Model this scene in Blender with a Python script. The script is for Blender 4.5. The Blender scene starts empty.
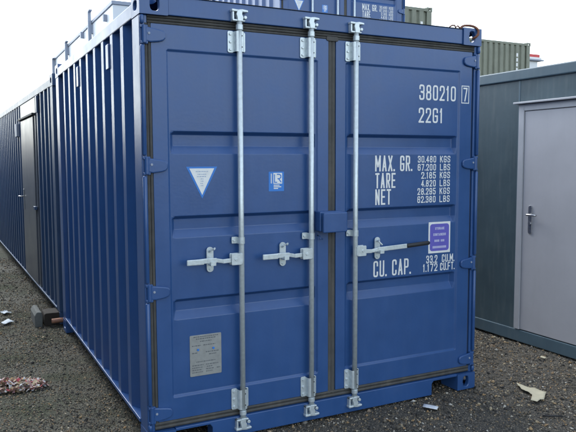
import bpy, bmesh, math, random
import numpy as np
from mathutils import Matrix, Vector, noise
random.seed(7); rng = np.random.default_rng(7)
S = bpy.context.scene
COL = S.collection
R = math.radians

# ------------------------------------------------------------------ camera, sky, sun, exposure
cam_d = bpy.data.cameras.new('camera'); cam = bpy.data.objects.new('camera', cam_d); COL.objects.link(cam)
yaw, pit, rol = 0.4709, 0.0838, -0.0037
Fv = Vector((math.sin(yaw)*math.cos(pit), math.cos(yaw)*math.cos(pit), -math.sin(pit)))
Rv = Vector((math.cos(yaw), -math.sin(yaw), 0)); Uv = Rv.cross(Fv)
R2 = math.cos(rol)*Rv + math.sin(rol)*Uv; U2 = -math.sin(rol)*Rv + math.cos(rol)*Uv
M = Matrix.Identity(4)
for i in range(3):
    M[i][0] = R2[i]; M[i][1] = U2[i]; M[i][2] = -Fv[i]
M[0][3], M[1][3], M[2][3] = -0.9486, -3.6268, 1.6746
cam.matrix_world = M
cam_d.sensor_width = 36; cam_d.lens = 662.44/576*36; cam_d.clip_start = 0.05; cam_d.clip_end = 2000
S.camera = cam

SUN_AZ = R(-8)      # from +y towards -x: behind the row of containers, to the left
SUN_EL = R(46)
W_ = bpy.data.worlds.new('World'); S.world = W_; W_.use_nodes = True
nt = W_.node_tree; nt.nodes.clear()
sky = nt.nodes.new('ShaderNodeTexSky'); sky.sky_type = 'NISHITA'; sky.sun_disc = False
sky.sun_elevation = SUN_EL; sky.sun_rotation = SUN_AZ
sky.dust_density = 2.0; sky.air_density = 1.2; sky.ozone_density = 1.5
hs = nt.nodes.new('ShaderNodeHueSaturation'); hs.inputs['Saturation'].default_value = 0.35
bg = nt.nodes.new('ShaderNodeBackground'); bg.inputs['Strength'].default_value = 0.15
wo = nt.nodes.new('ShaderNodeOutputWorld')
wb = nt.nodes.new('ShaderNodeMix'); wb.data_type = 'RGBA'; wb.blend_type = 'MULTIPLY'; wb.inputs['Factor'].default_value = 1; wb.inputs['B'].default_value = (.93, 1.0, 1.05, 1)
nt.links.new(sky.outputs[0], hs.inputs['Color']); nt.links.new(hs.outputs[0], wb.inputs['A']); nt.links.new(wb.outputs['Result'], bg.inputs[0]); nt.links.new(bg.outputs[0], wo.inputs[0])

sun_d = bpy.data.lights.new('sun', 'SUN'); sun_d.energy = 0.5; sun_d.angle = R(40); sun_d.color = (1, .96, .9)
sun = bpy.data.objects.new('sun', sun_d); COL.objects.link(sun)
sdir = Vector((math.sin(SUN_AZ)*math.cos(SUN_EL), math.cos(SUN_AZ)*math.cos(SUN_EL), math.sin(SUN_EL)))
sun.rotation_euler = sdir.to_track_quat('Z', 'Y').to_euler()
sun.location = (-6, 8, 12)

S.view_settings.view_transform = 'Standard'; S.view_settings.look = 'None'
S.view_settings.exposure = 1.7; S.view_settings.gamma = 1; S.view_settings.use_curve_mapping = False
S.render.engine = 'CYCLES'; S.cycles.use_denoising = True; S.cycles.max_bounces = 8

# ------------------------------------------------------------------ materials
def mat(name, col, rough=.5, metal=0, spec=.5, var=.0, vscale=6, col2=None, streak=0, bump=0, bscale=200, coat=0, grime=None, rvar=0.1, stretch=(1, 1, .12)):
    """Principled with mottling between col and col2, vertical dirt streaks and a fine relief."""
    m = bpy.data.materials.new(name); m.use_nodes = True
    t = m.node_tree; n = t.nodes; l = t.links
    b = n['Principled BSDF']
    b.inputs['Roughness'].default_value = rough; b.inputs['Metallic'].default_value = metal
    b.inputs['Specular IOR Level'].default_value = spec; b.inputs['Coat Weight'].default_value = coat
    b.inputs['Coat Roughness'].default_value = .25
    tc = n.new('ShaderNodeTexCoord')
    c2 = col2 or tuple(x*(1-var) for x in col)
    nz = n.new('ShaderNodeTexNoise'); nz.inputs['Scale'].default_value = vscale; nz.inputs['Detail'].default_value = 7
    nz.inputs['Roughness'].default_value = .65
    l.new(tc.outputs['Object'], nz.inputs['Vector'])
    rp = n.new('ShaderNodeValToRGB'); rp.color_ramp.elements[0].position = .32; rp.color_ramp.elements[1].position = .68
    rp.color_ramp.elements[0].color = (*c2, 1); rp.color_ramp.elements[1].color = (*col, 1)
    l.new(nz.outputs['Fac'], rp.inputs['Fac'])
    out = rp.outputs['Color']
    if streak:
        mp = n.new('ShaderNodeMapping'); mp.inputs['Scale'].default_value = stretch
        l.new(tc.outputs['Object'], mp.inputs['Vector'])
        ns = n.new('ShaderNodeTexNoise'); ns.inputs['Scale'].default_value = 22; ns.inputs['Detail'].default_value = 6
        l.new(mp.outputs[0], ns.inputs['Vector'])
        r2 = n.new('ShaderNodeMapRange'); r2.inputs['From Min'].default_value = .5; r2.inputs['From Max'].default_value = .75
        r2.inputs['To Max'].default_value = streak
        l.new(ns.outputs['Fac'], r2.inputs['Value'])
        mx = n.new('ShaderNodeMix'); mx.data_type = 'RGBA'
        l.new(r2.outputs[0], mx.inputs['Factor']); l.new(out, mx.inputs['A']); mx.inputs['B'].default_value = (*(grime or (.12, .12, .11)), 1)
        out = mx.outputs['Result']
    l.new(out, b.inputs['Base Color'])
    if rvar:
        r3 = n.new('ShaderNodeMapRange'); r3.inputs['To Min'].default_value = max(.02, rough-rvar); r3.inputs['To Max'].default_value = min(1, rough+rvar)
        l.new(nz.outputs['Fac'], r3.inputs['Value']); l.new(r3.outputs[0], b.inputs['Roughness'])
    if bump:
        nb = n.new('ShaderNodeTexNoise'); nb.inputs['Scale'].default_value = bscale; nb.inputs['Detail'].default_value = 3
        l.new(tc.outputs['Object'], nb.inputs['Vector'])
        bp = n.new('ShaderNodeBump'); bp.inputs['Strength'].default_value = bump; bp.inputs['Distance'].default_value = .004
        l.new(nb.outputs['Fac'], bp.inputs['Height']); l.new(bp.outputs[0], b.inputs['Normal'])
    return m

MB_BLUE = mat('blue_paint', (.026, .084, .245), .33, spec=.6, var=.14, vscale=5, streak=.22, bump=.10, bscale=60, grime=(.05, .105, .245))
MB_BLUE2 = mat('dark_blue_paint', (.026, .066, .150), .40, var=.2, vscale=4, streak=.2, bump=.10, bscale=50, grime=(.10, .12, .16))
M_GALV = mat('galvanised_steel', (.66, .73, .75), .34, metal=.40, var=.2, vscale=45, bump=.1, bscale=120, rvar=.12)
M_GASK = mat('rubber_gasket', (.080, .078, .074), .75, var=.35, vscale=14, bump=.2, bscale=90, streak=.35, grime=(.16, .14, .11))
M_WHITE = mat('white_marking', (.80, .81, .80), .5, var=.12, vscale=30)
M_PLATE = mat('aluminium_plate', (.36, .37, .36), .45, metal=.35, var=.2, vscale=30)
M_INK = mat('dark_print', (.14, .15, .16), .6, var=.2)
M_BSTICK = mat('blue_sticker', (.03, .20, .62), .4, var=.1)
M_PALEINK = mat('pale_blue_print', (.38, .47, .60), .5, var=.1)
M_PURP = mat('purple_sticker', (.135, .120, .50), .4, var=.1)
M_LILAC = mat('lilac_print', (.62, .62, .82), .5, var=.1)
M_GRIP = mat('black_grip', (.022, .024, .028), .55, var=.3)
M_DARK = mat('black_steel', (.02, .02, .022), .6, var=.3)
M_RUST = mat('rusty_steel', (.22, .085, .045), .8, col2=(.12, .05, .03), vscale=40, bump=.3, bscale=150)
M_OLIVE = mat('olive_paint', (.24, .255, .20), .7, var=.22, vscale=3, streak=.25, grime=(.10, .09, .07))
M_CABIN = mat('slate_paint', (.062, .098, .118), .45, var=.25, vscale=3, streak=.26, bump=.12, bscale=35, grime=(.16, .18, .18))
M_CTRIM = mat('slate_trim', (.085, .135, .170), .4, var=.18, vscale=4, streak=.15, grime=(.2, .22, .22))
M_DOOR = mat('pale_grey_door', (.43, .43, .46), .5, var=.08, vscale=3, streak=.06, grime=(.25, .25, .25))
M_DFRAME = mat('grey_door_frame', (.42, .43, .46), .45, var=.1, vscale=5)
M_STEEL = mat('satin_steel', (.55, .55, .56), .3, metal=.9, var=.15, vscale=30)
M_PALE = mat('pale_cabin_wall', (.72, .75, .78), .45, var=.08, vscale=2, streak=.05, grime=(.5, .5, .5))
M_PGREY = mat('pale_grey_steel', (.30, .34, .42), .5, var=.15)
M_GPANEL = mat('grey_panel', (.070, .082, .105), .34, var=.1, vscale=3)
M_REDR = mat('red_fascia', (.60, .06, .06), .5, var=.15)
M_CONC = mat('concrete', (.15, .16, .15), .9, var=.35, vscale=12, bump=.6, bscale=60)
M_TIMB = mat('dark_timber', (.035, .028, .022), .9, var=.5, vscale=20, bump=.5, bscale=40)
M_COPPER = mat('rusty_pipe', (.40, .20, .13), .55, metal=.2, var=.3, vscale=25)
M_CARD = mat('torn_cardboard', (.55, .50, .36), .85, var=.18, vscale=18, bump=.2)
M_PAPER2 = mat('white_slip', (.75, .79, .83), .6, var=.08, vscale=20)
M_PAPER = mat('white_paper', (.36, .42, .48), .6, var=.1, vscale=20)

# ------------------------------------------------------------------ mesh helpers
class MB:
    def __init__(s): s.v = []; s.f = []
    def add(s, vs, fs):
        o = len(s.v); s.v += [tuple(map(float, p)) for p in vs]; s.f += [tuple(i+o for i in f) for f in fs]; return s
    def box(s, x0, x1, y0, y1, z0, z1):
        return s.add([(x0, y0, z0), (x1, y0, z0), (x1, y1, z0), (x0, y1, z0), (x0, y0, z1), (x1, y0, z1), (x1, y1, z1), (x0, y1, z1)],
                     [(0, 3, 2, 1), (4, 5, 6, 7), (0, 1, 5, 4), (1, 2, 6, 5), (2, 3, 7, 6), (3, 0, 4, 7)])
    def prism(s, pts, d0, d1, plane='xz'):
        """closed outline in a plane, extruded along the third axis"""
        def P(a, b, d):
            return {'xz': (a, d, b), 'xy': (a, b, d), 'yz': (d, a, b)}[plane]
        n = len(pts)
        return s.add([P(a, b, d0) for a, b in pts]+[P(a, b, d1) for a, b in pts],
                     [tuple(range(n-1, -1, -1)), tuple(range(n, 2*n))]+[(i, (i+1) % n, n+(i+1) % n, n+i) for i in range(n)])
    def tube(s, path, r, n=12, cap=True):
        path = [Vector(p) for p in path]; rings = []
        rr = r if hasattr(r, '__len__') else [r]*len(path)
        up = None
        for i, p in enumerate(path):
            d = (path[min(i+1, len(path)-1)]-path[max(i-1, 0)]).normalized()
            if up is None:
                a = Vector((0, 0, 1)) if abs(d.z) < .9 else Vector((1, 0, 0)); up = d.cross(a).normalized()
            up = (up-d*up.dot(d)).normalized(); w = d.cross(up)
            rings.append([p+rr[i]*(math.cos(2*math.pi*k/n)*up+math.sin(2*math.pi*k/n)*w) for k in range(n)])
        vs = [q for g in rings for q in g]; fs = []
        for i in range(len(path)-1):
            for k in range(n):
                fs.append((i*n+k, i*n+(k+1) % n, (i+1)*n+(k+1) % n, (i+1)*n+k))
        if cap: fs += [tuple(range(n-1, -1, -1)), tuple((len(path)-1)*n+k for k in range(n))]
        return s.add(vs, fs)
    def bar(s, a, b, w, h, up=(0, 0, 1)):
        a, b, up = Vector(a), Vector(b), Vector(up); d = (b-a).normalized(); x = d.cross(up).normalized(); u = x.cross(d)
        vs = [p+sx*w/2*x+sz*h/2*u for p in (a, b) for sx, sz in ((-1, -1), (1, -1), (1, 1), (-1, 1))]
        return s.add(vs, [(3, 2, 1, 0), (4, 5, 6, 7)]+[(i, (i+1) % 4, 4+(i+1) % 4, 4+i) for i in range(4)])
    def sheet(s, prof, a0, a1, axis):
        """a polyline of (u,v) swept along an axis: 'x': (a,u,v)  'y': (u,a,v)  'z': (v,u,a)"""
        def P(u, v, a): return {'x': (a, u, v), 'y': (u, a, v), 'z': (v, u, a)}[axis]
        n = len(prof)
        return s.add([P(u, v, a0) for u, v in prof]+[P(u, v, a1) for u, v in prof], [(i, i+1, n+i+1, n+i) for i in range(n-1)])
    def mesh(s, name='mesh', smooth=False, recalc=True):
        me = bpy.data.meshes.new(name); me.from_pydata(s.v, [], s.f)
        if recalc:
            bm = bmesh.new(); bm.from_mesh(me); bmesh.ops.recalc_face_normals(bm, faces=bm.faces); bm.to_mesh(me); bm.free()
        if smooth:
            for p in me.polygons: p.use_smooth = True
        me.update(); return me
    def build(s, name, m, parent=None, bevel=0, smooth=False, angle=None):
        return link(name, s.mesh(name, smooth), m, parent, bevel)

def link(name, me, m, parent=None, bevel=0):
    o = bpy.data.objects.new(name, me)
    if m and not me.materials: me.materials.append(m)
    COL.objects.link(o); o.parent = parent
    if bevel:
        b = o.modifiers.new('bevel', 'BEVEL'); b.width = bevel; b.segments = 2; b.limit_method = 'ANGLE'; b.angle_limit = R(35); b.harden_normals = False
    return o
def thing(name, label, cat, loc=(0, 0, 0), rz=0, group=None):
    o = bpy.data.objects.new(name, None); COL.objects.link(o); o.location = loc; o.rotation_euler = (0, 0, rz); o.empty_display_size = .2
    tag(o, label, cat, group); return o
def tag(o, label, cat, group=None):
    o['label'] = label; o['category'] = cat
    if group: o['group'] = group
    return o
def copy_tree(o, parent=None, skip=()):
    c = o.copy(); COL.objects.link(c); c.parent = parent
    for ch in list(o.children):
        if ch.name.split('.')[0] not in skip: copy_tree(ch, c, skip)
    return c
def rounded(x0, x1, z0, z1, r, n=4):
    pts = []
    for cx, cz, a in ((x1-r, z1-r, 0), (x0+r, z1-r, 90), (x0+r, z0+r, 180), (x1-r, z0+r, 270)):
        for k in range(n+1):
            t = R(a+90*k/n); pts.append((cx+r*math.cos(t), cz+r*math.sin(t)))
    return pts

# ------------------------------------------------------------------ stencil lettering (strokes of even width)
G = {
'0': [['c', (0, 0, 1), (1, 0, 1), (1, 1, 1), (0, 1, 1)]],
'1': [[(.1, .80), (.55, 1), (.55, 0)]],
'2': [[(0, .72), (0, 1, 1), (1, 1, 1), (1, .60), (0, 0), (1, 0)]],
'3': [[(0, .78), (0, 1, 1), (1, 1, 1), (1, .53, 1), (.35, .53)], [(.62, .50), (1, .50, 1), (1, 0, 1), (0, 0, 1), (0, .22)]],
'4': [[(.72, 0), (.72, 1), (0, .27), (1.05, .27)]],
'5': [[(.95, 1), (.03, 1), (.03, .56), (1, .60, 1), (1, 0, 1), (0, 0, 1), (0, .2)]],
'6': [[(1, .8), (1, 1, 1), (0, 1, 1), (0, 0, 1), (1, 0, 1), (1, .56, 1), (.6, .56)], [(.5, .56), (.3, .56)]],
'7': [[(0, 1), (1, 1), (.38, 0)]],
'8': [['c', (.06, .53, 1), (.94, .53, 1), (.94, 1, 1), (.06, 1, 1)], ['c', (0, 0, 1), (1, 0, 1), (1, .51, 1), (0, .51, 1)]],
'9': [[(0, .2), (0, 0, 1), (1, 0, 1), (1, 1, 1), (0, 1, 1), (0, .44, 1), (.4, .44)], [(.5, .44), (.7, .44)]],
'A': [[(0, 0), (.5, 1), (1, 0)], [(.2, .28), (.8, .28)]],
'B': [['c', (.02, 0), (1, 0, 1), (1, .51, 1), (.02, .51)], ['c', (.02, .53), (.92, .53, 1), (.92, 1, 1), (.02, 1)]],
'C': [[(1, .74), (1, 1, 1), (0, 1, 1), (0, 0, 1), (1, 0, 1), (1, .26)]],
'E': [[(1, 1), (0, 1), (0, 0), (1, 0)], [(.05, .51), (.85, .51)]],
'F': [[(1, 1), (0, 1), (0, 0)], [(.05, .51), (.85, .51)]],
'G': [[(1, .76), (1, 1, 1), (0, 1, 1), (0, 0, 1), (1, 0, 1), (1, .46), (.55, .46)]],
'I': [[(.5, 0), (.5, 1)]],
'K': [[(0, 0), (0, 1)], [(1, 1), (.08, .45)], [(.35, .60), (1, 0)]],
'L': [[(0, 1), (0, 0), (1, 0)]],
'M': [[(0, 0), (0, 1), (.5, .3), (1, 1), (1, 0)]],
'N': [[(0, 0), (0, 1), (1, 0), (1, 1)]],
'O': [['c', (0, 0, 1), (1, 0, 1), (1, 1, 1), (0, 1, 1)]],
'P': [[(0, 0), (0, 1)], [(.2, 1), (1, 1, 1), (1, .46, 1), (.3, .46)]],
'R': [[(0, 0), (0, 1)], [(.2, 1), (1, 1, 1), (1, .48, 1), (.3, .48)], [(.55, .46), (1, 0)]],
'S': [[(1, .78), (1, 1, 1), (0, 1, 1), (0, .54, 1), (1, .48, 1), (1, 0, 1), (0, 0, 1), (0, .22)]],
'T': [[(0, 1), (1, 1)], [(.5, .97), (.5, 0)]],
'U': [[(0, 1), (0, 0, 1), (1, 0, 1), (1, 1)]],
'X': [[(0, 0), (1, 1)], [(0, 1), (1, 0)]],
}
def stroke(mb, pts, closed, t, y):
    n = len(pts); L_ = []; R_ = []
    for i in range(n):
        p = Vector(pts[i])
        a = Vector(pts[i-1]) if (closed or i > 0) else None
        b = Vector(pts[(i+1) % n]) if (closed or i < n-1) else None
        d1 = (p-a).normalized() if a is not None else (b-p).normalized()
        d2 = (b-p).normalized() if b is not None else d1
        n1 = Vector((-d1.y, d1.x)); n2 = Vector((-d2.y, d2.x)); m = (n1+n2)
        m = m.normalized() if m.length > .05 else n1
        k = min(1/max(m.dot(n1), .2), 2.2)
        L_.append(p+m*t/2*k); R_.append(p-m*t/2*k)
    vs = [(q.x, y, q.y) for q in L_]+[(q.x, y, q.y) for q in R_]
    fs = [(i, (i+1) % n, n+(i+1) % n, n+i) for i in range(n if closed else n-1)]
    mb.add(vs, fs)
def lettering(mb, text, x0, x1, z0, z1, y, t, gap=.32, nar=.6):
    adv = []
    for c in text: adv.append({'.': .12, ' ': .62, '1': nar, 'I': .3, 'M': 1.25}.get(c, 1.0))
    tot = sum(adv)+gap*(len(text)-1)
    u = (x1-x0)/tot; x = x0; h = z1-z0; k = 0
    for c, a in zip(text, adv):
        w = a*u
        if c == '.':
            k += 1; cx = x+w/2; mb.add([(cx-t*.55, y, z0), (cx+t*.55, y, z0), (cx+t*.55, y, z0+t*1.2), (cx-t*.55, y, z0+t*1.2)], [(0, 1, 2, 3)])
        elif c != ' ':
            for s_ in G[c]:
                closed = s_[0] == 'c'; raw = s_[1:] if closed else s_
                W2, H2 = max(w-t, .001), h-t
                if c == '1': W2 = max(w-t, t)
                P = [Vector((x+t/2+q[0]*W2, z0+t/2+q[1]*H2)) for q in raw]
                out = []; n = len(raw)
                for i, q in enumerate(raw):
                    if len(q) > 2:
                        a_, b_ = P[i-1], P[(i+1) % n]
                        r = min(.42*W2, .48*(a_-P[i]).length, .48*(b_-P[i]).length)
                        A = P[i]+(a_-P[i]).normalized()*r; B = P[i]+(b_-P[i]).normalized()*r
                        for j in range(5):
                            f = j/4; out.append((1-f)**2*A+2*f*(1-f)*P[i]+f*f*B)
                    else: out.append(P[i])
                runs = [[out[0]]]
                for i in range(1, len(out)):
                    runs[-1].append(out[i])
                    if not closed and i < len(out)-1 and (out[i]-out[i-1]).normalized().dot((out[i+1]-out[i]).normalized()) < -.1: runs.append([out[i]])
                for r_ in runs:
                    if not closed:
                        r_[0] = r_[0]-(r_[1]-r_[0]).normalized()*t/2; r_[-1] = r_[-1]+(r_[-1]-r_[-2]).normalized()*t/2
                    k += 1; stroke(mb, r_, closed, t, y-.00012*(k % 4))
        x += w+gap*u

# ------------------------------------------------------------------ container pieces
WID, HGT = 2.438, 2.591
def ring_face(mb, o, u, v, nrm, a, b, c, ru, rv, depth=.032, n=28):
    o, u, v, nrm = map(Vector, (o, u, v, nrm)); outer = []; inner = []
    for k in range(n):
        t = 2*math.pi*(k+.5)/n; ct, st = math.cos(t), math.sin(t)
        # superellipse hole
        inner.append((c[0]+ru*abs(ct)**.75*math.copysign(1, ct), c[1]+rv*abs(st)**.75*math.copysign(1, st)))
        du = (a-c[0])/ct if ct > 0 else -c[0]/ct; dv = (b-c[1])/st if st > 0 else -c[1]/st
        s_ = min(du, dv); outer.append([c[0]+s_*ct, c[1]+s_*st])
    for cu, cv in ((0, 0), (a, 0), (a, b), (0, b)):
        j = min(range(n), key=lambda i: (outer[i][0]-cu)**2+(outer[i][1]-cv)**2); outer[j] = [cu, cv]
    vs = [o+u*p[0]+v*p[1] for p in outer]+[o+u*p[0]+v*p[1] for p in inner]+[o+u*p[0]+v*p[1]+nrm*depth for p in inner]
    fs = [(k, (k+1) % n, n+(k+1) % n, n+k) for k in range(n)]+[(n+k, n+(k+1) % n, 2*n+(k+1) % n, 2*n+k) for k in range(n)]
    mb.add(vs, fs)
def casting_mesh():
    m = MB(); a, b, c = .162, .178, .118
    ring_face(m, (0, 0, 0), (1, 0, 0), (0, 0, 1), (0, 1, 0), a, c, (.085, .060), .026, .038)      # end hole
    ring_face(m, (0, 0, 0), (0, 1, 0), (0, 0, 1), (1, 0, 0), b, c, (.095, .060), .038, .026)      # side hole
    ring_face(m, (0, 0, 0), (1, 0, 0), (0, 1, 0), (0, 0, 1), a, b, (.085, .095), .031, .058)      # top hole
    m.add([(0, 0, c), (a, 0, c), (a, b, c), (0, b, c)], [(0, 1, 2, 3)])
    m.add([(a, 0, 0), (a, b, 0), (a, b, c), (a, 0, c)], [(0, 1, 2, 3)])
    m.add([(0, b, 0), (a, b, 0), (a, b, c), (0, b, c)], [(0, 1, 2, 3)])
    me = m.mesh('corner_casting', recalc=False)
    bm = bmesh.new(); bm.from_mesh(me); bmesh.ops.remove_doubles(bm, verts=bm.verts, dist=.0005); bm.to_mesh(me); bm.free()
    return me
CAST = casting_mesh()
def castings(t, L, m, W=WID, H=HGT):
    me = CAST.copy(); me.materials.append(m)
    for ex in (0, 1):
        for ey in (0, 1):
            for ez in (0, 1):
                c = link('corner_casting', me, None, t, .006)
                c.location = (W*ex, L*ey, H*ez); c.scale = (1-2*ex, 1-2*ey, 1-2*ez)
def corr(y0, y1, start, pitch=.283, flat=.072, slope=.069, depth=.036, base=.004):
    """corrugation profile as (y, x-depth)"""
    pts = [(y0, base+depth)]; y = start
    while y+flat/2+slope < y1:
        pts += [(y-flat/2-slope, base+depth), (y-flat/2, base), (y+flat/2, base), (y+flat/2+slope, base+depth)]; y += pitch
    pts.append((y1, base+depth)); return pts
def shell(t, L, m, start=.443, front=True, W=WID, H=HGT, side_openings=None, rail_z=.15, prof={}):
    """everything but the doors: rails, posts, corrugated walls, roof, floor"""
    castings(t, L, m, W, H)
    zc, zt = .118, H-.118
    for ex in (0, 1):
        def X(a): return W-a if ex else a
        for ey in (0, 1):
            y0, y1 = (.008, .180) if not ey else (L-.180, L-.008)
            x0, x1 = sorted((X(.002), X(.045)))
            MB().box(x0, x1, y0 if ey else y0+.012, y1, zc, zt).build('corner_post', m, t, .006)
        x0, x1 = sorted((X(.001), X(.06)))
        MB().box(x0, x1, .178, L-.178, H-.115, H-.035).build('top_rail', m, t, .006)
        # bottom rail: a lip under the corrugation and a web set back
        a0, a1 = sorted((X(-.004), X(.07))); MB().box(a0, a1, .178, L-.178, rail_z-.022, rail_z).build('bottom_rail', m, t, .003)
        a0, a1 = sorted((X(.075), X(.10))); MB().box(a0, a1, .178, L-.178, .02, rail_z-.002).build('rail_web', m, t, .003)
        spans = [(.180, L-.180, start)]
        if side_openings and not ex: spans = side_openings
        for a, b, s0 in spans:
            pr = corr(a, b, s0, **prof)
            mb = MB().sheet([(y, X(x)) for y, x in pr], rail_z-.002, H-.113, 'z'); mb.build('side_panel', m, t)
    # rear end wall, roof, floor
    pr = corr(.046, W-.046, .25, .25)
    mb = MB(); n = len(pr)
    mb.add([(x, L-.02-d, .12) for x, d in pr]+[(x, L-.02-d, H-.06) for x, d in pr], [(i, i+1, n+i+1, n+i) for i in range(n-1)]); mb.build('end_wall', m, t)
    pr = corr(.06, L-.06, .3, .21, .09, .02, .02, .0)
    mb = MB(); n = len(pr)
    mb.add([(.062, y, H-.045-d) for y, d in pr]+[(W-.062, y, H-.045-d) for y, d in pr], [(i, i+1, n+i+1, n+i) for i in range(n-1)]); mb.build('roof', m, t)
    MB().box(.101, W-.101, .1, L-.1, .125, .148).build('floor_deck', m, t)
    MB().box(.163, W-.163, L-.07, L-.012, H-.115, H-.012).build('rear_header', m, t, .004)
    MB().box(.163, W-.163, L-.07, L-.012, .02, .12).build('rear_sill', m, t, .004)

def door_mesh(x0, x1, px0, px1):
    """frame with a shallow inset panel and three pressed grooves"""
    yF, yP, yG = .020, .029, .062
    slots = [(.755, .875), (1.232, 1.358), (1.713, 1.842)]
    xs = [x0, px0-.004, px0+.006, px0+.012, px0+.034, px1-.034, px1-.012, px1-.006, px1+.004, x1]
    zs = [.170, .300, .312]
    for a, b in slots: zs += [a, a+.046, b-.018, b]
    zs += [2.284, 2.294, 2.428]
    def y(i, j):
        if i in (0, 1, 8, 9) or j in (0, 1, len(zs)-1, len(zs)-2): return yF
        if 3 < i < 6:
            k = (j-3) % 4
            if 3 <= j < 15 and k in (1, 2): return yG
        return yP
    m = MB(); nx = len(xs)
    m.add([(x, y(i, j), z) for j, z in enumerate(zs) for i, x in enumerate(xs)],
          [(j*nx+i, j*nx+i+1, (j+1)*nx+i+1, (j+1)*nx+i) for j in range(len(zs)-1) for i in range(nx-1)])
    # rim folded back
    for a, b in (((x0, .170), (x1, .170)), ((x1, .170), (x1, 2.428)), ((x1, 2.428), (x0, 2.428)), ((x0, 2.428), (x0, .170))):
        m.add([(a[0], yF, a[1]), (b[0], yF, b[1]), (b[0], .075, b[1]), (a[0], .075, a[1])], [(0, 1, 2, 3)])
    me = m.mesh('door')
    bm = bmesh.new(); bm.from_mesh(me); bmesh.ops.remove_doubles(bm, verts=bm.verts, dist=.0004); bmesh.ops.recalc_face_normals(bm, faces=bm.faces); bm.to_mesh(me); bm.free()
    return me
def ribs(mb, a0, a1, c0, c1, vertical, n=3, y0=.016, d=.010):
    """ribbed rubber strip between c0 and c1, running a0..a1"""
    w = (c1-c0)/n; prof = []
    for k in range(n):
        for f, h in ((0.0, 1), (.15, .35), (.5, 0), (.85, .35)): prof.append((c0+(k+f)*w, y0+d*h))
    prof.append((c1, y0+d)); prof = [(c0, .07)]+prof+[(c1, .07)]
    k = len(prof)
    if vertical: vs = [(c, y, a) for a in (a0, a1) for c, y in prof]
    else: vs = [(a, y, c) for a in (a0, a1) for c, y in prof]
    mb.add(vs, [(i, i+1, k+i+1, k+i) for i in range(k-1)])

def hinge(door, z, side, m):
    """strap hinge: tapered blade bolted on the door and a barrel at the post"""
    def X(x): return x if side < 0 else WID-x
    out = [(.018, -.036), (.018, .036), (.040, .042), (.075, .036), (.115, .030), (.138, .024), (.147, .010), (.146, -.014), (.136, -.028), (.110, -.036), (.060, -.042)]
    mb = MB().prism([(X(x), z+b) for x, b in out], .004, .022)
    o = mb.build('hinge', m, door, .007)
    mb = MB().tube([(X(.026), .010, z-.048), (X(.026), .010, z+.048)], .014, 14)
    mb.prism(rounded(X(.026)-.02, X(.026)+.02, z+.034, z+.05, .004), .004, .05)
    mb.prism(rounded(X(.026)-.02, X(.026)+.02, z-.052, z-.036, .004), .004, .05)
    b2 = MB().tube([(X(.052), .006, z+.006), (X(.052), .000, z+.006)], .007, 10)
    mb.v += []; o2 = mb.build('hinge_barrel', m, door, .003)
    b2.build('hinge_bolt', M_PGREY, door)

def bracket(mb, x, z0, z1):
    """pressed bearing bracket: two bolted flanges and a saddle over the rod"""
    mb.prism(rounded(x-.064, x-.026, z0, z1, .010), .012, .0195)
    mb.prism(rounded(x+.024, x+.046, z0+.006, z1-.004, .008), .010, .0195)
    n = 10; prof = []
    for k in range(n+1):
        t = math.pi*k/n; prof.append((x+.027*math.cos(t), -.012-.014*math.sin(t)))
    prof = [(x+.030, .018)]+prof+[(x-.030, .018)]
    k = len(prof)
    mb.add([(a, b, z) for z in (z0+.004, z1-.004) for a, b in prof], [(i, i+1, k+i+1, k+i) for i in range(k-1)])
    for zz in (z0+.018, (z0+z1)/2, z1-.018):
        mb.tube([(x-.047, .013, zz), (x-.047, .005, zz)], .0085, 6)

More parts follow.
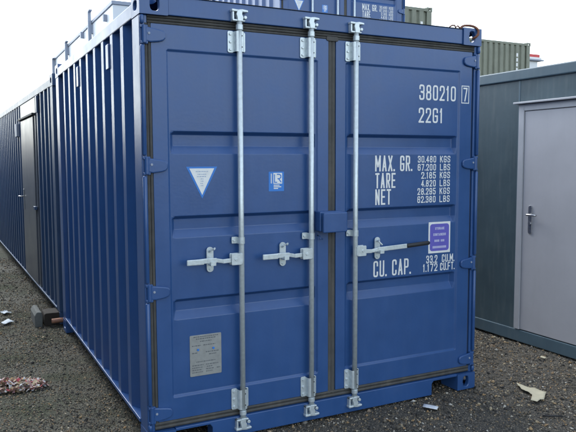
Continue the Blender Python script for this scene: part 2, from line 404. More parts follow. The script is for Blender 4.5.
RODS = [0.580, 1.056, 1.382]
def locking_rod(t, x, z_h, side, grip):
    rod = MB().tube([(x, -.012, .10), (x, -.012, 2.50)], .0165, 18).build('locking_rod', M_GALV, t, 0, True)
    for z0, z1 in ((.166, .296), (2.300, 2.424)):
        mb = MB(); bracket(mb, x, z0, z1); mb.build('rod_bracket', M_GALV, rod, .0015)
        for zz in (z0+.03, z1-.03): MB().tube([(x+.010, -.0225, zz), (x+.010, -.0262, zz)], .0045, 8).build('bracket_bolt', M_DARK, rod)
        c = MB(); c.tube([(x, -.012, (z1+.004 if z0 > 1 else z0-.030)), (x, -.012, (z1+.034 if z0 > 1 else z0-.004))], .021, 16); c.build('rod_collar', M_GALV, rod, .002)
    for zc, s in ((.082, -1), (2.505, 1)):
        mb = MB()
        mb.prism([(x-.016, zc-.030), (x+.016, zc-.030), (x+.020, zc-.006), (x+.012, zc+.010), (x+.016, zc+.034), (x-.016, zc+.034), (x-.024, zc+.008), (x-.018, zc-.010)], -.030, .000)
        mb.prism([(x-.050, zc+.024*s), (x+.050, zc+.024*s), (x+.050, zc+.036*s), (x+.016, zc+.040*s), (x-.010, zc+.036*s), (x-.050, zc+.038*s)], -.028, .0095)
        mb.prism([(x-.046, zc-.030*s), (x+.030, zc-.030*s), (x+.034, zc-.022*s), (x-.046, zc-.018*s)], -.026, .0095)
        mb.box(x-.046, x-.034, -.022, .0095, zc-.026, zc+.030); mb.tube([(x+.036, -.022, zc-.004*s), (x+.036, .009, zc-.004*s)], .011, 8)
        mb.build('cam_keeper', M_GALV, rod, .003)
    # guide strap above the handle
    mb = MB(); z = 1.202
    mb.prism(rounded(x-.052, x-.016, z-.020, z+.020, .005), .012, .0195)
    n = 8; prof = [(x+.022, .0195)]+[(x+.0205*math.cos(math.pi*k/n), -.012-.0205*math.sin(math.pi*k/n)) for k in range(n+1)]+[(x-.022, .0195)]
    k = len(prof); mb.add([(a, b, zz) for zz in (z-.020, z+.020) for a, b in prof], [(i, i+1, k+i+1, k+i) for i in range(k-1)])
    mb.tube([(x-.038, .013, z), (x-.038, .004, z)], .008, 6)
    mb.build('rod_guide', M_GALV, rod, .001)
    s = side
    # hub: two cheeks clasping the rod
    mb = MB()
    a, b = sorted((x+s*.006, x+s*.072))
    mb.prism(rounded(a, b, z_h-.034, z_h+.034, .006), -.036, -.030); mb.prism(rounded(a, b, z_h-.034, z_h+.034, .006), -.002, .004)
    mb.box(min(x+s*.0, x+s*.02), max(x+s*.0, x+s*.02), -.034, .002, z_h-.030, z_h+.030)
    mb.tube([(x+s*.045, -.040, z_h), (x+s*.045, .006, z_h)], .009, 10)
    mb.build('handle_hub', M_GALV, rod, .002)
    # lever: flat bar, cranked, ending in a wider grip
    end = .345 if not grip else .395
    mb = MB()
    pts = [(x+s*.030, -.020, z_h-.004), (x+s*.120, -.020, z_h-.008), (x+s*.165, -.030, z_h+.002), (x+s*.22, -.034, z_h+.004), (x+s*end, -.036, z_h+(.000 if not grip else .012))]
    hts = [.026, .024, .030, .030, .030]
    for (p, q, h) in zip(pts[:-1], pts[1:], hts): mb.bar(p, Vector(q)+(Vector(q)-Vector(p)).normalized()*.002, .010, h)
    mb.build('handle_lever', M_GALV, rod, .003)
    if grip:
        p, q = Vector(pts[-1]), Vector(pts[-1])+Vector((s*.190, -.002, .010))
        MB().tube([p, p.lerp(q, .05), p.lerp(q, .95), q], [.012, .0145, .0145, .010], 12).build('handle_grip', M_GRIP, rod, 0, True)
    else:
        p = Vector(pts[-1]); q = p+Vector((-s*.10, 0, 0))
        MB().bar(q, p+Vector((s*.003, 0, 0)), .013, .034).build('handle_end', M_GALV, rod, .005)
    # catch plate on the door with its hook
    cx = x+s*.190
    mb = MB().prism(rounded(cx-.021, cx+.021, z_h-.070, z_h+.078, .020), .010, .0195)
    mb.box(cx-.016, cx+.016, -.044, .012, z_h-.026, z_h-.019)
    mb.box(cx-.016, cx+.016, -.047, -.042, z_h-.026, z_h-.002)
    mb.tube([(cx-.006, .006, z_h+.050), (cx-.006, -.014, z_h+.060), (cx-.016*-s*-1, -.030, z_h+.074 if not grip else z_h+.052), (cx+.006, -.036, z_h+.066 if not grip else z_h+.03)], .006, 8)
    for zz in (z_h-.052, z_h+.058): mb.tube([(cx, .011, zz), (cx, .003, zz)], .008, 6)
    mb.build('handle_catch', M_GALV, rod, .002)

def main_container(L=3.20):
    t = thing('shipping_container', 'ten foot blue shipping container with closed doors facing the yard, numbered 380210', 'container', group='blue containers with silver locking rods')
    m = MB_BLUE; shell(t, L, m)
    # door end: header, sill with fork notches, post beads
    MB().box(.163, WID-.163, .010, .09, 2.478, 2.580).build('header', m, t, .004)
    MB().box(.163, WID-.163, .004, .10, 2.580, 2.5825).build('header_lip', M_DARK, t)
    out = [(.163, .118), (.163, .100), (.185, .100), (.185, .104), (.375, .104), (.390, .085), (.390, .004), (2.045, .004), (2.045, .085), (2.060, .104), (2.250, .104), (2.275, .100), (2.275, .118)]
    out = [(.163, .122), (.163, .104), (.375, .104), (.390, .085), (.390, .004), (2.045, .004), (2.045, .085), (2.060, .104), (2.275, .104), (2.275, .122)]
    MB().prism(out, .006, .10).build('sill', m, t, .004)
    HZ = [.222, .930, 1.648, 2.365]
    for s_ in (-1, 1):
        xx = .0145 if s_ < 0 else WID-.0145
        edges = [.125]+[v for z in HZ for v in (z-.056, z+.056)]+[2.470]
        for a, b in zip(edges[0::2], edges[1::2]):
            if b-a < .03: continue
            MB().tube([(xx, .012, a), (xx, .012, a+.008), (xx, .012, b-.008), (xx, .012, b)], [.007, .0125, .0125, .007], 14).build('post_bead', m, t, 0, True)
    for (x0, x1, px0, px1, s_) in ((.066, 1.196, .155, 1.118, -1), (1.252, 2.374, 1.328, 2.264, 1)):
        d = link('door', door_mesh(x0, x1, px0, px1), m, t, .004)
        for z in HZ: hinge(d, z, s_, m)
    g = MB()
    ribs(g, .046, WID-.046, 2.4285, 2.477, False, 3, y0=.020); g.build('door_gasket', M_GASK, t)
    g = MB(); ribs(g, .046, WID-.046, .1235, .1695, False, 2, y0=.020); g.build('door_gasket', M_GASK, t)
    g = MB(); ribs(g, .170, 2.428, .0285, .0655, True, 2, y0=.016); g.build('door_gasket', M_GASK, t)
    g = MB(); ribs(g, .170, 2.428, 2.3745, WID-.0405, True, 1, y0=.034); g.build('door_gasket', M_GASK, t)
    g = MB(); ribs(g, .150, 2.432, 1.1965, 1.2515, True, 2, y0=.021, d=.008)
    g.prism(rounded(1.180, 1.268, 2.418, 2.446, .012), .014, .03); g.build('door_gasket', M_GASK, t, .003)
    for i, x in enumerate(RODS): locking_rod(t, x, 1.093 if i != 2 else 1.085, -1 if i < 2 else 1, i == 2)
    # lock box bridging the two doors
    b = MB(); b.box(1.094, 1.262, -.054, .0185, 1.230, 1.354); lb = b.build('lock_box', m, t, .006)
    MB().box(1.098, 1.272, -.094, -.074, 1.224, 1.350).build('lock_box_cover', m, lb, .007)
    MB().box(1.120, 1.252, -.075, -.053, 1.244, 1.340).build('lock_box_gap', M_DARK, lb)
    MB().tube([(1.118, .018, 1.20), (1.118, -.012, 1.195), (1.118, -.014, 1.178), (1.136, -.014, 1.178)], .004, 8).build('lock_box_hook', m, lb, 0, True)
    # vents near the top of the side
    for y in (.760, 1.890):
        mb = MB().prism(rounded(y+.02, y+.10, 2.27, 2.43, .008), -.006, .010, 'yz'); v = mb.build('side_vent', m, t, .004)
    # markings on the right-hand door
    def txt(name, items, m_=M_WHITE):
        for a in items:
            mb = MB(); lettering(mb, *a); o = mb.build(name, m_, t); o['label'] = 'white stencilled ' + a[0]
    y = .0278
    txt('container_number', [('380210', 1.917, 2.236, 2.082, 2.186, y, .0118)])
    bx = MB(); lettering(bx, '7', 2.296, 2.334, 2.084, 2.180, .0187, .0100)
    stroke(bx, [Vector(p) for p in ((2.283, 2.073), (2.347, 2.073), (2.347, 2.191), (2.283, 2.191))], True, .006, .0187); bx.build('check_digit', M_WHITE, t)
    txt('size_code', [('22G1', 1.914, 2.122, 1.928, 2.030, y, .0118)])
    txt('weight_heading', [('MAX. GR.', 1.560, 1.862, 1.599, 1.704, y, .0118), ('TARE', 1.562, 1.726, 1.487, 1.588, y, .0118), ('NET', 1.563, 1.690, 1.376, 1.480, y, .0118)])
    rows = [('30.480', 'KGS'), ('67.200', 'LBS'), ('2.185', 'KGS'), ('4.820', 'LBS'), ('28.295', 'KGS'), ('62.380', 'LBS')]
    it = []
    for i, (a, u) in enumerate(rows):
        z1 = 1.702-i*.0555; x0 = 1.912 if len(a) == 6 else 1.943
        it += [(a, x0, 2.070, z1-.046, z1, y, .0066), (u, 2.105, 2.196, z1-.046, z1, y, .0066)]
    txt('weight_figure', it)
    txt('capacity_heading', [('CU. CAP.', 1.552, 1.860, .890, 1.000, y, .0118)])
    txt('capacity_figure', [('33.2', 1.996, 2.094, .951, 1.006, y, .0072), ('CU.M.', 2.135, 2.246, .951, 1.006, y, .0072),
                           ('1.172', 1.968, 2.096, .892, .947, y, .0072), ('CU.FT.', 2.120, 2.250, .892, .947, y, .0072)])
    # stickers and the approval plate
    tri = MB().prism([(.258, 1.640), (.448, 1.640), (.353, 1.455)], .0280, .0290).build('triangle_sticker', M_BSTICK, t)
    MB().prism([(.277, 1.630), (.429, 1.630), (.353, 1.476)], .0272, .0282).build('sticker_face', M_WHITE, tri)
    mb = MB()
    for z, w in ((1.612, .075), (1.596, .052), (1.583, .060), (1.569, .016), (1.556, .016), (1.543, .020), (1.530, .016)):
        x = .353-w/2
        while x < .353+w/2-.003:
            l_ = min(random.uniform(.004, .013), .353+w/2-x); mb.add([(x, .0268, z-.0028), (x+l_, .0268, z-.0028), (x+l_, .0268, z+.0028), (x, .0268, z+.0028)], [(0, 1, 2, 3)]); x += l_+.003
    mb.build('sticker_print', M_PALEINK, tri)['kind'] = 'stuff'
    lr = MB().prism(rounded(.781, .885, 1.486, 1.606, .004), .0280, .0290).build('register_sticker', M_BSTICK, t)
    MB().prism(rounded(.812, .872, 1.532, 1.598, .002), .0272, .0282).build('sticker_face', M_WHITE, lr)
    mb = MB()
    for pts in ([(.820, 1.590), (.820, 1.541), (.838, 1.541)], [(.836, 1.590), (.853, 1.590), (.863, 1.583), (.863, 1.570), (.853, 1.563), (.840, 1.563)], [(.848, 1.563), (.866, 1.540)]):
        stroke(mb, [Vector(p) for p in pts], False, .0062, .0266-.0001*len(pts))
    mb.build('sticker_print', M_BSTICK, lr)['kind'] = 'stuff'
    mb = MB()
    for z, w in ((1.523, .040), (1.513, .052), (1.503, .030)): mb.add([(.814, .0272, z-.003), (.814+w, .0272, z-.003), (.814+w, .0272, z+.003), (.814, .0272, z+.003)], [(0, 1, 2, 3)])
    zz = 1.535
    while zz < 1.594:
        mb.add([(.794, .0272, zz), (.803, .0272, zz), (.803, .0272, zz+.0045), (.794, .0272, zz+.0045)], [(0, 1, 2, 3)]); zz += .0068
    mb.build('sticker_lettering', M_WHITE, lr)['kind'] = 'stuff'
    pu = MB().prism(rounded(2.013, 2.207, 1.020, 1.240, .003), .0278, .0290).build('storage_sticker', M_WHITE, t)
    MB().prism(rounded(2.026, 2.195, 1.035, 1.226, .020), .0270, .0284).build('sticker_face', M_PURP, pu)
    mb = MB()
    lettering(mb, 'STORAGE', 2.070, 2.152, 1.185, 1.203, .0264, .0036); lettering(mb, 'CONTAINERS', 2.055, 2.166, 1.142, 1.160, .0264, .0036)
    for z, a, b in ((1.107, 2.066, 2.110), (1.107, 2.122, 2.150), (1.062, 2.050, 2.170)):
        x = a
        while x < b-.002:
            mb.add([(x, .0264, z-.008), (x+.0075, .0264, z-.008), (x+.0075, .0264, z+.008), (x, .0264, z+.008)], [(0, 1, 2, 3)]); x += .0112
    mb.build('sticker_print', M_LILAC, pu)['kind'] = 'stuff'
    pl = MB().prism(rounded(.262, .459, .405, .651, .006), .0255, .0290).build('approval_plate', M_PLATE, t, .0008)
    mb = MB()
    for z, a, b in ((.640, .285, .440), (.628, .300, .425), (.612, .325, .400), (.588, .275, .330), (.588, .345, .420), (.545, .275, .310), (.545, .360, .445), (.530, .380, .425),
                    (.490, .300, .420), (.470, .275, .345), (.470, .360, .440), (.456, .275, .340), (.456, .365, .400), (.442, .275, .335), (.442, .360, .410), (.442, .428, .450), (.428, .275, .345), (.428, .360, .400)):
        x = a
        while x < b-.002:
            l_ = min(random.uniform(.004, .016), b-x); h = .003; mb.add([(x, .0250, z-h), (x+l_, .0250, z-h), (x+l_, .0250, z+h), (x, .0250, z+h)], [(0, 1, 2, 3)]); x += l_+.003
    mb.build('plate_print', M_INK, pl)['kind'] = 'stuff'
    mb = MB()
    for x in (.312, .408): MB().tube([(x, .0255, .563), (x, .0215, .563)], .007, 10).build('plate_rivet', M_BSTICK, pl)
    return t

BOX = main_container()

# ------------------------------------------------------------------ ground: one sheet, finer near the camera
def axis(lo, hi, step):
    fine = list(np.arange(lo, hi+1e-6, step)); far = [2, 5, 10, 20, 45, 100, 220, 450]
    return [lo-f for f in reversed(far)]+fine+[hi+f for f in far]
gx, gy = axis(-3.5, 6.0, .06), axis(-3.2, 8.0, .06)
gv = []
for y in gy:
    for x in gx:
        z = -.012
        if -4 < x < 6.5 and -4 < y < 9: z += .012*noise.noise(Vector((x*1.3, y*1.3, 0)))+.006*noise.noise(Vector((x*5, y*5, 3)))
        gv.append((x, y, z))
nx = len(gx)
mg = bpy.data.meshes.new('ground'); mg.from_pydata(gv, [], [(j*nx+i, j*nx+i+1, (j+1)*nx+i+1, (j+1)*nx+i) for j in range(len(gy)-1) for i in range(nx-1)])
for p in mg.polygons: p.use_smooth = True
def ground_material():
    m = bpy.data.materials.new('gravel_ground'); m.use_nodes = True; t = m.node_tree; n = t.nodes; l = t.links; b = n['Principled BSDF']
    tc = n.new('ShaderNodeTexCoord')
    def nz(s, d=6):
        q = n.new('ShaderNodeTexNoise'); q.inputs['Scale'].default_value = s; q.inputs['Detail'].default_value = d; l.new(tc.outputs['Object'], q.inputs['Vector']); return q
    def ramp(src, stops):
        r = n.new('ShaderNodeValToRGB'); e = r.color_ramp.elements
        while len(e) < len(stops): e.new(.5)
        for k, (p, c) in enumerate(stops): e[k].position = p; e[k].color = (*c, 1)
        l.new(src, r.inputs['Fac']); return r
    def mix(f, a, bb, mode='MIX'):
        q = n.new('ShaderNodeMix'); q.data_type = 'RGBA'; q.blend_type = mode
        (l.new(f, q.inputs['Factor']) if not isinstance(f, float) else setattr(q.inputs['Factor'], 'default_value', f)); l.new(a, q.inputs['A']); l.new(bb, q.inputs['B']); return q.outputs['Result']
    vo = n.new('ShaderNodeTexVoronoi'); vo.inputs['Scale'].default_value = 130; l.new(tc.outputs['Object'], vo.inputs['Vector'])
    sep = n.new('ShaderNodeSeparateColor'); l.new(vo.outputs['Color'], sep.inputs[0])
    grains = ramp(sep.outputs[0], [(0, (.036, .036, .035)), (.45, (.080, .075, .066)), (.72, (.14, .122, .094)), (.9, (.23, .19, .135)), (1, (.34, .31, .26))])
    base = ramp(nz(1.6, 8).outputs['Fac'], [(.3, (.038, .039, .039)), (.55, (.074, .070, .062)), (.75, (.105, .094, .075))])
    c = mix(.6, base.outputs[0], grains.outputs[0])
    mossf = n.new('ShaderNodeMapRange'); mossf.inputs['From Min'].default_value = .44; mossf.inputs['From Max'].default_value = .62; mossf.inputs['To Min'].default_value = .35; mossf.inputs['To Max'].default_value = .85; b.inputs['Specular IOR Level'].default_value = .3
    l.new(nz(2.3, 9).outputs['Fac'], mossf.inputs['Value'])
    # moss plus an overall darker ground tone on the strip left of the containers
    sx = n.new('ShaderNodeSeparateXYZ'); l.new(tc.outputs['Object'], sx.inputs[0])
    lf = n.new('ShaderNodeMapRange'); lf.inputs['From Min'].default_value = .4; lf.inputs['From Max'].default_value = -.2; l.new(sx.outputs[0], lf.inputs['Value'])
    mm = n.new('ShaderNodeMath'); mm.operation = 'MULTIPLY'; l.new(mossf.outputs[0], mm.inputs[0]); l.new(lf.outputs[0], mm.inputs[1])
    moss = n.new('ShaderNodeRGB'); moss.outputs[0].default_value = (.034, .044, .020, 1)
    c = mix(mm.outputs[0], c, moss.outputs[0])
    l.new(c, b.inputs['Base Color'])
    wet = n.new('ShaderNodeMapRange'); wet.inputs['From Min'].default_value = .35; wet.inputs['From Max'].default_value = .6; wet.inputs['To Min'].default_value = .75; wet.inputs['To Max'].default_value = .95
    l.new(nz(1.1, 4).outputs['Fac'], wet.inputs['Value']); l.new(wet.outputs[0], b.inputs['Roughness'])
    bp = n.new('ShaderNodeBump'); bp.inputs['Strength'].default_value = .9; bp.inputs['Distance'].default_value = .008; l.new(vo.outputs['Distance'], bp.inputs['Height'])
    l.new(bp.outputs[0], b.inputs['Normal']); return m
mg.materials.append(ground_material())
ground = bpy.data.objects.new('ground', mg); COL.objects.link(ground); ground['kind'] = 'structure'

# loose stones lying on it
def stones(name, label, regions):
    pos = []; rad = []
    for (x0, x1, y0, y1, dens, r0) in regions:
        k = int((x1-x0)*(y1-y0)*dens); p = np.stack([rng.uniform(x0, x1, k), rng.uniform(y0, y1, k)], 1)
        # clumps and bare patches
        keep = np.array([noise.noise(Vector((a*1.7, b*1.7, 9)))*.5+.62 > rng.random() for a, b in p]); p = p[keep]
        inside = (p[:, 0] > .12) & (p[:, 0] < 2.33) & (p[:, 1] > .25) & (p[:, 1] < 3.1); p = p[~inside]
        pos.append(p); rad.append(r0*np.exp(rng.normal(0, .42, len(p))))
    pos = np.concatenate(pos); rad = np.clip(np.concatenate(rad), .0022, .022); N = len(pos)
    base = np.array([(1, 0, 0), (-1, 0, 0), (0, 1, 0), (0, -1, 0), (0, 0, 1), (0, 0, -1), (.75, .75, .3), (-.7, .6, -.4)])[:6]
    tris = np.array([(0, 2, 4), (2, 1, 4), (1, 3, 4), (3, 0, 4), (2, 0, 5), (1, 2, 5), (3, 1, 5), (0, 3, 5)])
    V = base[None]*rng.uniform(.6, 1.25, (N, 6, 1))+rng.normal(0, .16, (N, 6, 3))
    V[:, :, 2] *= rng.uniform(.5, .9, (N, 1)); a = rng.uniform(0, 2*np.pi, N); ca, sa = np.cos(a)[:, None], np.sin(a)[:, None]
    tl = rng.normal(0, .35, (N, 1)); V[:, :, 2] += tl*V[:, :, 0]
    X = V[:, :, 0]*ca-V[:, :, 1]*sa; Y = V[:, :, 0]*sa+V[:, :, 1]*ca
    gz = np.array([-.012+.012*noise.noise(Vector((x*1.3, y*1.3, 0)))+.006*noise.noise(Vector((x*5, y*5, 3))) for x, y in pos])
    P = np.stack([X*rad[:, None]+pos[:, :1], Y*rad[:, None]+pos[:, 1:], V[:, :, 2]*rad[:, None]+gz[:, None]+.25*rad[:, None]], 2).reshape(-1, 3)
    T = (tris[None]+6*np.arange(N)[:, None, None]).reshape(-1, 3)
    me = bpy.data.meshes.new(name); me.vertices.add(len(P)); me.vertices.foreach_set('co', P.ravel().astype(np.float32))
    me.loops.add(T.size); me.loops.foreach_set('vertex_index', T.ravel().astype(np.int32))
    me.polygons.add(len(T)); me.polygons.foreach_set('loop_start', np.arange(0, T.size, 3, dtype=np.int32))
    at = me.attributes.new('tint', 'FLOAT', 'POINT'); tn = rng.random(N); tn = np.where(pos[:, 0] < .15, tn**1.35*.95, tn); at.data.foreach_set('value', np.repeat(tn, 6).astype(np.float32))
    me.update(calc_edges=True); me.validate()
    m = bpy.data.materials.new('gravel_stone'); m.use_nodes = True; n = m.node_tree.nodes; l = m.node_tree.links; b = n['Principled BSDF']
    at = n.new('ShaderNodeAttribute'); at.attribute_name = 'tint'; rp = n.new('ShaderNodeValToRGB'); rp.color_ramp.interpolation = 'LINEAR'; e = rp.color_ramp.elements
    stops = [(0, (.030, .030, .030)), (.25, (.075, .071, .064)), (.48, (.135, .112, .080)), (.66, (.19, .175, .155)), (.80, (.31, .20, .10)), (.92, (.38, .32, .22)), (1, (.50, .48, .43))]
    while len(e) < len(stops): e.new(.5)
    for k, (p, c) in enumerate(stops): e[k].position = p; e[k].color = (*c, 1)
    l.new(at.outputs['Fac'], rp.inputs['Fac']); l.new(rp.outputs[0], b.inputs['Base Color']); b.inputs['Roughness'].default_value = .85; b.inputs['Specular IOR Level'].default_value = .25
    me.materials.append(m)
    o = bpy.data.objects.new(name, me); COL.objects.link(o); o['kind'] = 'stuff'; o['label'] = label; o['category'] = 'gravel'
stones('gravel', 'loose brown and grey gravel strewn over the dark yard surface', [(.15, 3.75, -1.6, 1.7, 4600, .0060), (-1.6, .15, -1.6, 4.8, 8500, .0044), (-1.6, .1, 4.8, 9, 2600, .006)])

# ------------------------------------------------------------------ container row going back along the left
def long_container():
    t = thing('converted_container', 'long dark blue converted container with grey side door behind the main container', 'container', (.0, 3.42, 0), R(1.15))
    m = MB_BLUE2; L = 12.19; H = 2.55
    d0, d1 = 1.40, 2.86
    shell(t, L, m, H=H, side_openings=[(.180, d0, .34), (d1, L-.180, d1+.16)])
    MB().box(.010, .05, d0, d1, .15, H-.113).build('flat_wall_panel', M_GPANEL, t)
    MB().box(-.03, .010, d0, d1-.0, 2.225, 2.25).build('drip_strip', M_DARK, t, .003)
    d = MB().box(-.004, .012, d0+.12, d1-.10, .17, 2.215).build('door', M_GPANEL, t, .003)
    MB().box(-.012, -.004, d1-.24, d1-.20, 1.02, 1.30).build('handle_plate', M_STEEL, d, .003)
    MB().tube([(-.012, d1-.22, 1.20), (-.055, d1-.22, 1.20), (-.058, d1-.10, 1.20)], .009, 8).build('handle_lever', M_STEEL, d, 0, True)
    MB().box(-.03, .004, d0+.02, d0+.14, 1.09, 1.13).build('hasp', m, t, .004)
    MB().box(-.02, .002, d0-.36, d0-.26, 2.23, 2.42).build('side_vent', m, t, .004)
    MB().box(-.03, .010, d1+.16, d1+.40, 2.02, 2.20).build('socket_box', M_PGREY, t, .006)
    return t
long_container()

# concrete pad block and pipe stub in the gap
b = MB().prism([(-.235, -.02), (-.165, -.02), (-.160, .10), (-.175, .135), (-.215, .14), (-.24, .10)], 3.46, 3.86).build('concrete_block', M_CONC, None, .010)
tag(b, 'weathered grey concrete block on the ground beside the gap between containers', 'block')
b = MB().tube([(-.085, 3.395, .048), (-.070, 3.395, .048), (.045, 3.40, .050)], .024, 14).build('pipe_stub', M_COPPER, None, .004)
tag(b, 'short rusty brown pipe stub poking out of the gap between the containers', 'pipe')
b = MB().prism(rounded(-.145, .12, -.015, .118, .02), 3.46, 3.70).build('timber_sleeper', M_TIMB, None, .006)
tag(b, 'dark timber sleeper packed under the corner of the long container', 'timber')

# ------------------------------------------------------------------ stacked row behind
up = copy_tree(BOX); up.location = (3.80, 5.95, 2.600); tag(up, 'blue container on the upper tier with silver rods and MAX. GR. markings', 'container', 'blue containers with silver locking rods')
def plain(name, label, loc, rz, L, m, H=HGT, group=None, start=.40, prof={}):
    t = thing(name, label, 'container', loc, rz, group); shell(t, L, m, start, H=H, prof=prof)
    pr = corr(.046, WID-.046, .25, .25); n = len(pr); mb = MB()
    mb.add([(x, .02+d, .12) for x, d in pr]+[(x, .02+d, H-.06) for x, d in pr], [(i, i+1, n+i+1, n+i) for i in range(n-1)]); mb.build('front_wall', m, t)
    MB().box(.163, WID-.163, .012, .07, H-.115, H-.012).build('front_header', m, t, .004)
    MB().box(.163, WID-.163, .012, .07, .02, .12).build('front_sill', m, t, .004)
    return t
plain('shipping_container', 'blue container hidden under the upper tier behind the main one', (3.80, 5.95, 0), 0, 3.2, MB_BLUE, group='lower tier containers behind')
# unseen row added out of frame to shade the side wall and left ground
for lab, y, z in (('unseen container added for shade, nearest, ground tier, out of frame left', -3.2, 0), ('unseen container added for shade, nearest, upper tier, out of frame left', -3.2, 2.6),
                  ('unseen container added for shade, second, out of frame left', 9.2, 0), ('unseen container added for shade, third, out of frame left', 21.6, 0)):
    plain('shipping_container', lab, (-3.3-WID, y, z), 0, 12.19, MB_BLUE2, group='unseen containers added for shade')

# pale cabin on jack legs, upper tier at left
def jack_cabin():
    x0, x1, y0, y1, z0, z1 = 2.64, 5.5, 12.5, 22.4, 2.60, 5.45
    t = thing('site_cabin', 'pale site cabin with grey roof edge and jack legs above the blue side wall', 'cabin', (x0, y0, z0)); W, L, H = x1-x0, y1-y0, z1-z0
    MB().box(0, W, 0, L, 0, H-.09).build('wall', M_PALE, t, .01)
    MB().box(-.03, W+.03, -.03, L+.03, H-.09, H).build('roof', M_PGREY, t, .01)
    for y, zt in ((15.01, 5.70), (19.01, 5.52), (22.03, 5.40)):
        y -= y0; zt -= z0
        lg = MB().box(-.12, -.035, y-.05, y+.05, -.2, zt).build('jack_leg', M_PGREY, t, .006)
        MB().prism([(y-.05, zt), (y-.05, zt-.05), (y-.20, zt-.03), (y-.20, zt)], -.12, -.035, 'yz').build('leg_bracket', M_PGREY, lg)
        MB().box(-.04, 0, y-.07, y+.07, H-.35, H-.12).build('leg_mount', M_PGREY, lg)
    for y, a, b in ((13.22, 5.09, 5.25), (16.35, 5.19, 5.36)):
        y -= y0; MB().prism([(y-.07, a-z0), (y-.07, b-z0), (y+.10, b-z0), (y+.02, a-z0)], -.09, -.001, 'yz').build('wall_bracket', M_PGREY, t)
    return t
jack_cabin()
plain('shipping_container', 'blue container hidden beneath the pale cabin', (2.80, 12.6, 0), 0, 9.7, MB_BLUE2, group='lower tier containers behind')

# olive containers standing sideways, upper tier
GH = 2.896
def olive(label, xr, y, L, txt_x):
    t = plain('olive_container', label, (xr, y, GH), R(90), L, M_OLIVE, H=GH, group='olive green containers', start=.36, prof=dict(pitch=.25, flat=.135, slope=.028, depth=.055))
    mb = MB()
    # vertical identification marks running down the side (local side x=0, local y to the left)
    for k in range(6):
        z = 2.50-k*.17; mb.box(-.004, .003, txt_x, txt_x+.075, z-.12, z)
    mb.build('vertical_marking', M_WHITE, t)
    return t
olive('olive green container on the upper tier just right of the blue doors behind', 10.93, 11.0, 6.06, .325)
olive('olive green container with vertical white marking beyond the slate cabin roof', 17.62, 13.8, 6.06, .60)
for lab, xr, y in (('olive container hidden under the nearer olive one', 10.93, 11.0), ('olive container hidden under the farther olive one', 17.62, 13.8)):
    plain('olive_container', lab, (xr, y, 0), R(90), 6.06, M_OLIVE, H=GH, group='lower olive containers', start=.36)

# white building with a red roof edge, far right
t = thing('white_building', 'white building with red roof edge beyond the olive container', 'building', (13.5, 17.2, 0))
MB().box(0, 8.18, 0, 6, 0, 5.86).build('wall', M_PALE, t, .02)
MB().box(-.15, 8.40, -.15, 6.2, 5.86, 5.92).build('eaves_board', M_PGREY, t, .01)
MB().box(-.10, 8.30, -.10, 6.1, 5.92, 6.01).build('white_trim', M_WHITE, t, .01)
MB().box(-.05, 8.26, -.05, 6.05, 6.01, 6.14).build('roof', M_REDR, t, .02)
for k in range(3):
    w = MB().box(5.0-k*2.2, 6.2-k*2.2, -.03, .02, 3.2, 4.4).build('window', M_DFRAME, t, .01); MB().box(5.08-k*2.2, 6.12-k*2.2, -.035, -.028, 3.28, 4.32).build('pane', M_GRIP, w)

# ------------------------------------------------------------------ slate cabin on the right
def slate_cabin():
    X, y0, y1, H = 3.665, -2.4, 4.6, 2.48
    t = thing('portable_cabin', 'dark slate portable cabin with a pale grey door at the right edge', 'cabin', (X, y0, 0)); L = y1-y0; D = 2.6
    def Y(y): return y-y0
    # wall in flat panels with pressed joints
    xs = [Y(-2.36), Y(-1.6), Y(-.40), Y(.815), Y(2.03), Y(3.24), Y(4.56)]
    for a, b in zip(xs[:-1], xs[1:]):
        MB().box(.0, .04, a+.003, b-.003, .116, 2.395).build('wall_panel', M_CABIN, t, .002)
    for y in xs[1:-1]: MB().box(-.003, .010, y-.010, y+.010, .118, 2.384).build('joint_strip', M_CTRIM, t, .002)
    MB().box(.04, D-.04, .04, L-.04, .06, 2.40).build('cabin_core', M_CABIN, t)
    MB().box(-.022, D+.022, -.022, L+.022, 2.385, H).build('roof', M_CTRIM, t, .010)
    MB().box(-.016, D+.016, -.016, L+.016, .005, .115).build('base_frame', M_CTRIM, t, .006)
    # door set
    ya, yb = Y(-.20), Y(.800)
    f = MB(); z1 = 2.165
    f.box(-.022, .010, yb-.062, yb, .120, z1); f.box(-.022, .010, ya, ya+.062, .120, z1); f.box(-.022, .010, ya+.062, yb-.062, z1-.058, z1)
    d = f.build('door_frame', M_DFRAME, t, .004)
    MB().box(-.012, .006, ya+.066, yb-.066, .124, z1-.062).build('door_leaf', M_DOOR, t, .003)
    MB().box(-.060, -.002, ya-.04, yb+.035, z1+.004, z1+.022).build('drip_strip', M_DFRAME, t, .004)
    yh = Y(.640)
    hp = MB().prism(rounded(yh-.021, yh+.021, 1.012, 1.268, .020), -.022, -.011, 'yz').build('handle_plate', M_STEEL, t, .003)
    MB().tube([(-.020, yh, 1.185), (-.065, yh, 1.185), (-.070, yh-.01, 1.185), (-.070, yh-.11, 1.185)], .0095, 10).build('handle_lever', M_STEEL, hp, 0, True)
    MB().tube([(-.021, yh, 1.105), (-.030, yh, 1.105)], .014, 12).build('key_cylinder', M_STEEL, hp)
    return t
slate_cabin()

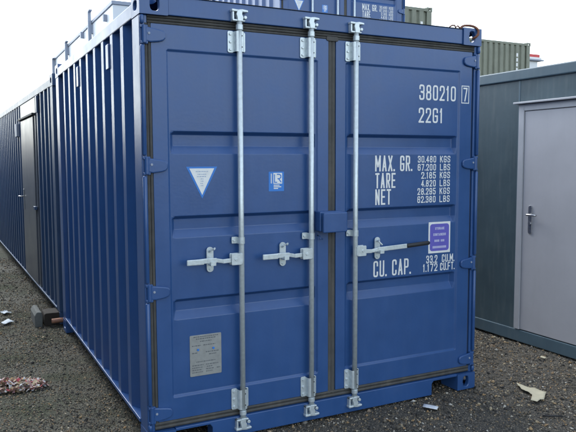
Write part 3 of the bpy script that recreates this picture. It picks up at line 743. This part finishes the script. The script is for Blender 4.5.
# ------------------------------------------------------------------ small things
# rusty hook in the top right casting
pts = []
for k in range(15):
    a = R(205-225*k/14); pts.append((2.330+.066*math.cos(a), .030-.045*math.sin(max(0, (k-7)/7)*1.5), 2.573+.040*math.sin(a)))
pts += [(2.388, -.020, 2.548), (2.370, -.018, 2.530), (2.356, .004, 2.518)]
h = MB().tube(pts, .0085, 10).build('rusty_hook', M_RUST, None, 0, True); tag(h, 'rusty steel hook hanging through the top right corner casting', 'hook')
pts = [(2.17, .03, 2.588), (2.185, .02, 2.600), (2.21, .02, 2.602), (2.225, .03, 2.590), (2.245, .03, 2.604), (2.262, .03, 2.592)]
h = MB().tube(pts, .005, 8).build('wire_scrap', M_RUST, None, 0, True); tag(h, 'small twist of wire on the header beside the rusty hook', 'wire')

def scrap(name, outline, z, m, label, cat, crumple=.008, thick=.0015, cuts=3):
    bm = bmesh.new(); vs = [bm.verts.new((x, y, 0)) for x, y in outline]; bm.faces.new(vs)
    bmesh.ops.triangulate(bm, faces=bm.faces); bmesh.ops.subdivide_edges(bm, edges=bm.edges, cuts=cuts, use_grid_fill=True)
    for v in bm.verts: v.co.z = z+crumple*(1+noise.noise(Vector((v.co.x*14, v.co.y*14, 5))))+crumple*.5*noise.noise(Vector((v.co.x*40, v.co.y*40, 1)))
    me = bpy.data.meshes.new(name); bm.to_mesh(me); bm.free()
    for p in me.polygons: p.use_smooth = True
    o = link(name, me, m); s_ = o.modifiers.new('solid', 'SOLIDIFY'); s_.thickness = thick; tag(o, label, cat); return o
scrap('cardboard_scrap', [(2.757, -0.1), (2.751, -0.159), (2.754, -0.232), (2.785, -0.296), (2.794, -0.347), (2.72, -0.399), (2.66, -0.444), (2.628, -0.438), (2.58, -0.456), (2.563, -0.415), (2.632, -0.364), (2.663, -0.335), (2.675, -0.296), (2.678, -0.228), (2.709, -0.161)], .010, M_CARD, 'torn tan piece of cardboard on the gravel in front of the slate cabin', 'cardboard')
scrap('paper_slip', [(1.832, -0.159), (1.875, -0.12), (1.927, -0.209), (1.883, -0.246)], .008, M_PAPER2, 'small white paper slip on the gravel below the right hand door', 'paper', .004)
scrap('dry_leaf', [(3.44, .30), (3.475, .315), (3.49, .275), (3.45, .255)], 0, M_CARD, 'pale yellow leaf on the gravel near the cabin base', 'leaf', .006)
s_ = MB().tube([(2.44, -.63, .004), (2.49, -.67, .008), (2.545, -.70, .005)], .006, 7).build('stick', M_DARK, None, 0, True); tag(s_, 'thin dark stick on the gravel below the torn cardboard', 'stick')

# heap of shredded litter at the left edge
heapm = []
for nme, c in (('tan', (.42, .33, .22)), ('pink', (.48, .28, .27)), ('white', (.62, .64, .66)), ('red', (.42, .05, .08)), ('brown', (.20, .13, .08)), ('orange', (.48, .26, .06))):
    heapm.append(mat('litter_'+nme, c, .75, var=.3, vscale=30))
hm = MB(); idx = []
for k in range(620):
    a = random.uniform(0, 2*math.pi); r = math.sqrt(random.random())
    x = -.60+.235*r*math.cos(a); y = 1.60+.13*r*math.sin(a)+(-.25)*(x+.60); hgt = .045*max(0, 1-r*r)
    z = random.uniform(0, 1)*hgt+.004
    w, l_ = random.uniform(.004, .012), random.uniform(.012, .035); th = random.uniform(0, math.pi); tilt = random.gauss(0, .45); bend = random.gauss(0, .006)
    u = Vector((math.cos(th), math.sin(th), tilt)); v = Vector((-math.sin(th), math.cos(th), random.gauss(0, .4))); c = Vector((x, y, z))
    nrm = u.cross(v).normalized()
    vs = [c-u*l_-v*w, c-u*l_+v*w, c-v*w+nrm*bend, c+v*w+nrm*bend, c+u*l_-v*w, c+u*l_+v*w]
    for q in vs: q.z = max(q.z, -.004)
    hm.add(vs, [(0, 1, 3, 2), (2, 3, 5, 4)])
    left = x < -.68
    j = random.choices(range(6), [4, 3, 7 if left else 3, 1.2, 2, 1 if not left else .3])[0]; idx += [j, j]
me = hm.mesh('litter_heap', recalc=False)
for m_ in heapm: me.materials.append(m_)
me.polygons.foreach_set('material_index', idx)
o = bpy.data.objects.new('litter_heap', me); COL.objects.link(o); tag(o, 'heap of shredded tan, pink and white litter on the ground at left', 'litter')
for (x, y, sx, sy, lab) in ((-.47, 4.22, .07, .09, 'torn white plastic scrap on the ground, farther of two left of the concrete block'), (-.475, 3.76, .06, .10, 'torn white plastic scrap on the ground, nearer of two left of the concrete block')):
    pts = []
    for k in range(11):
        a = 2*math.pi*k/11; r = random.uniform(.35, 1.2); pts.append((x+sx*r*math.cos(a), y+sy*r*math.sin(a)))
    scrap('plastic_scrap', pts, 0, M_PAPER, lab, 'plastic', .012)
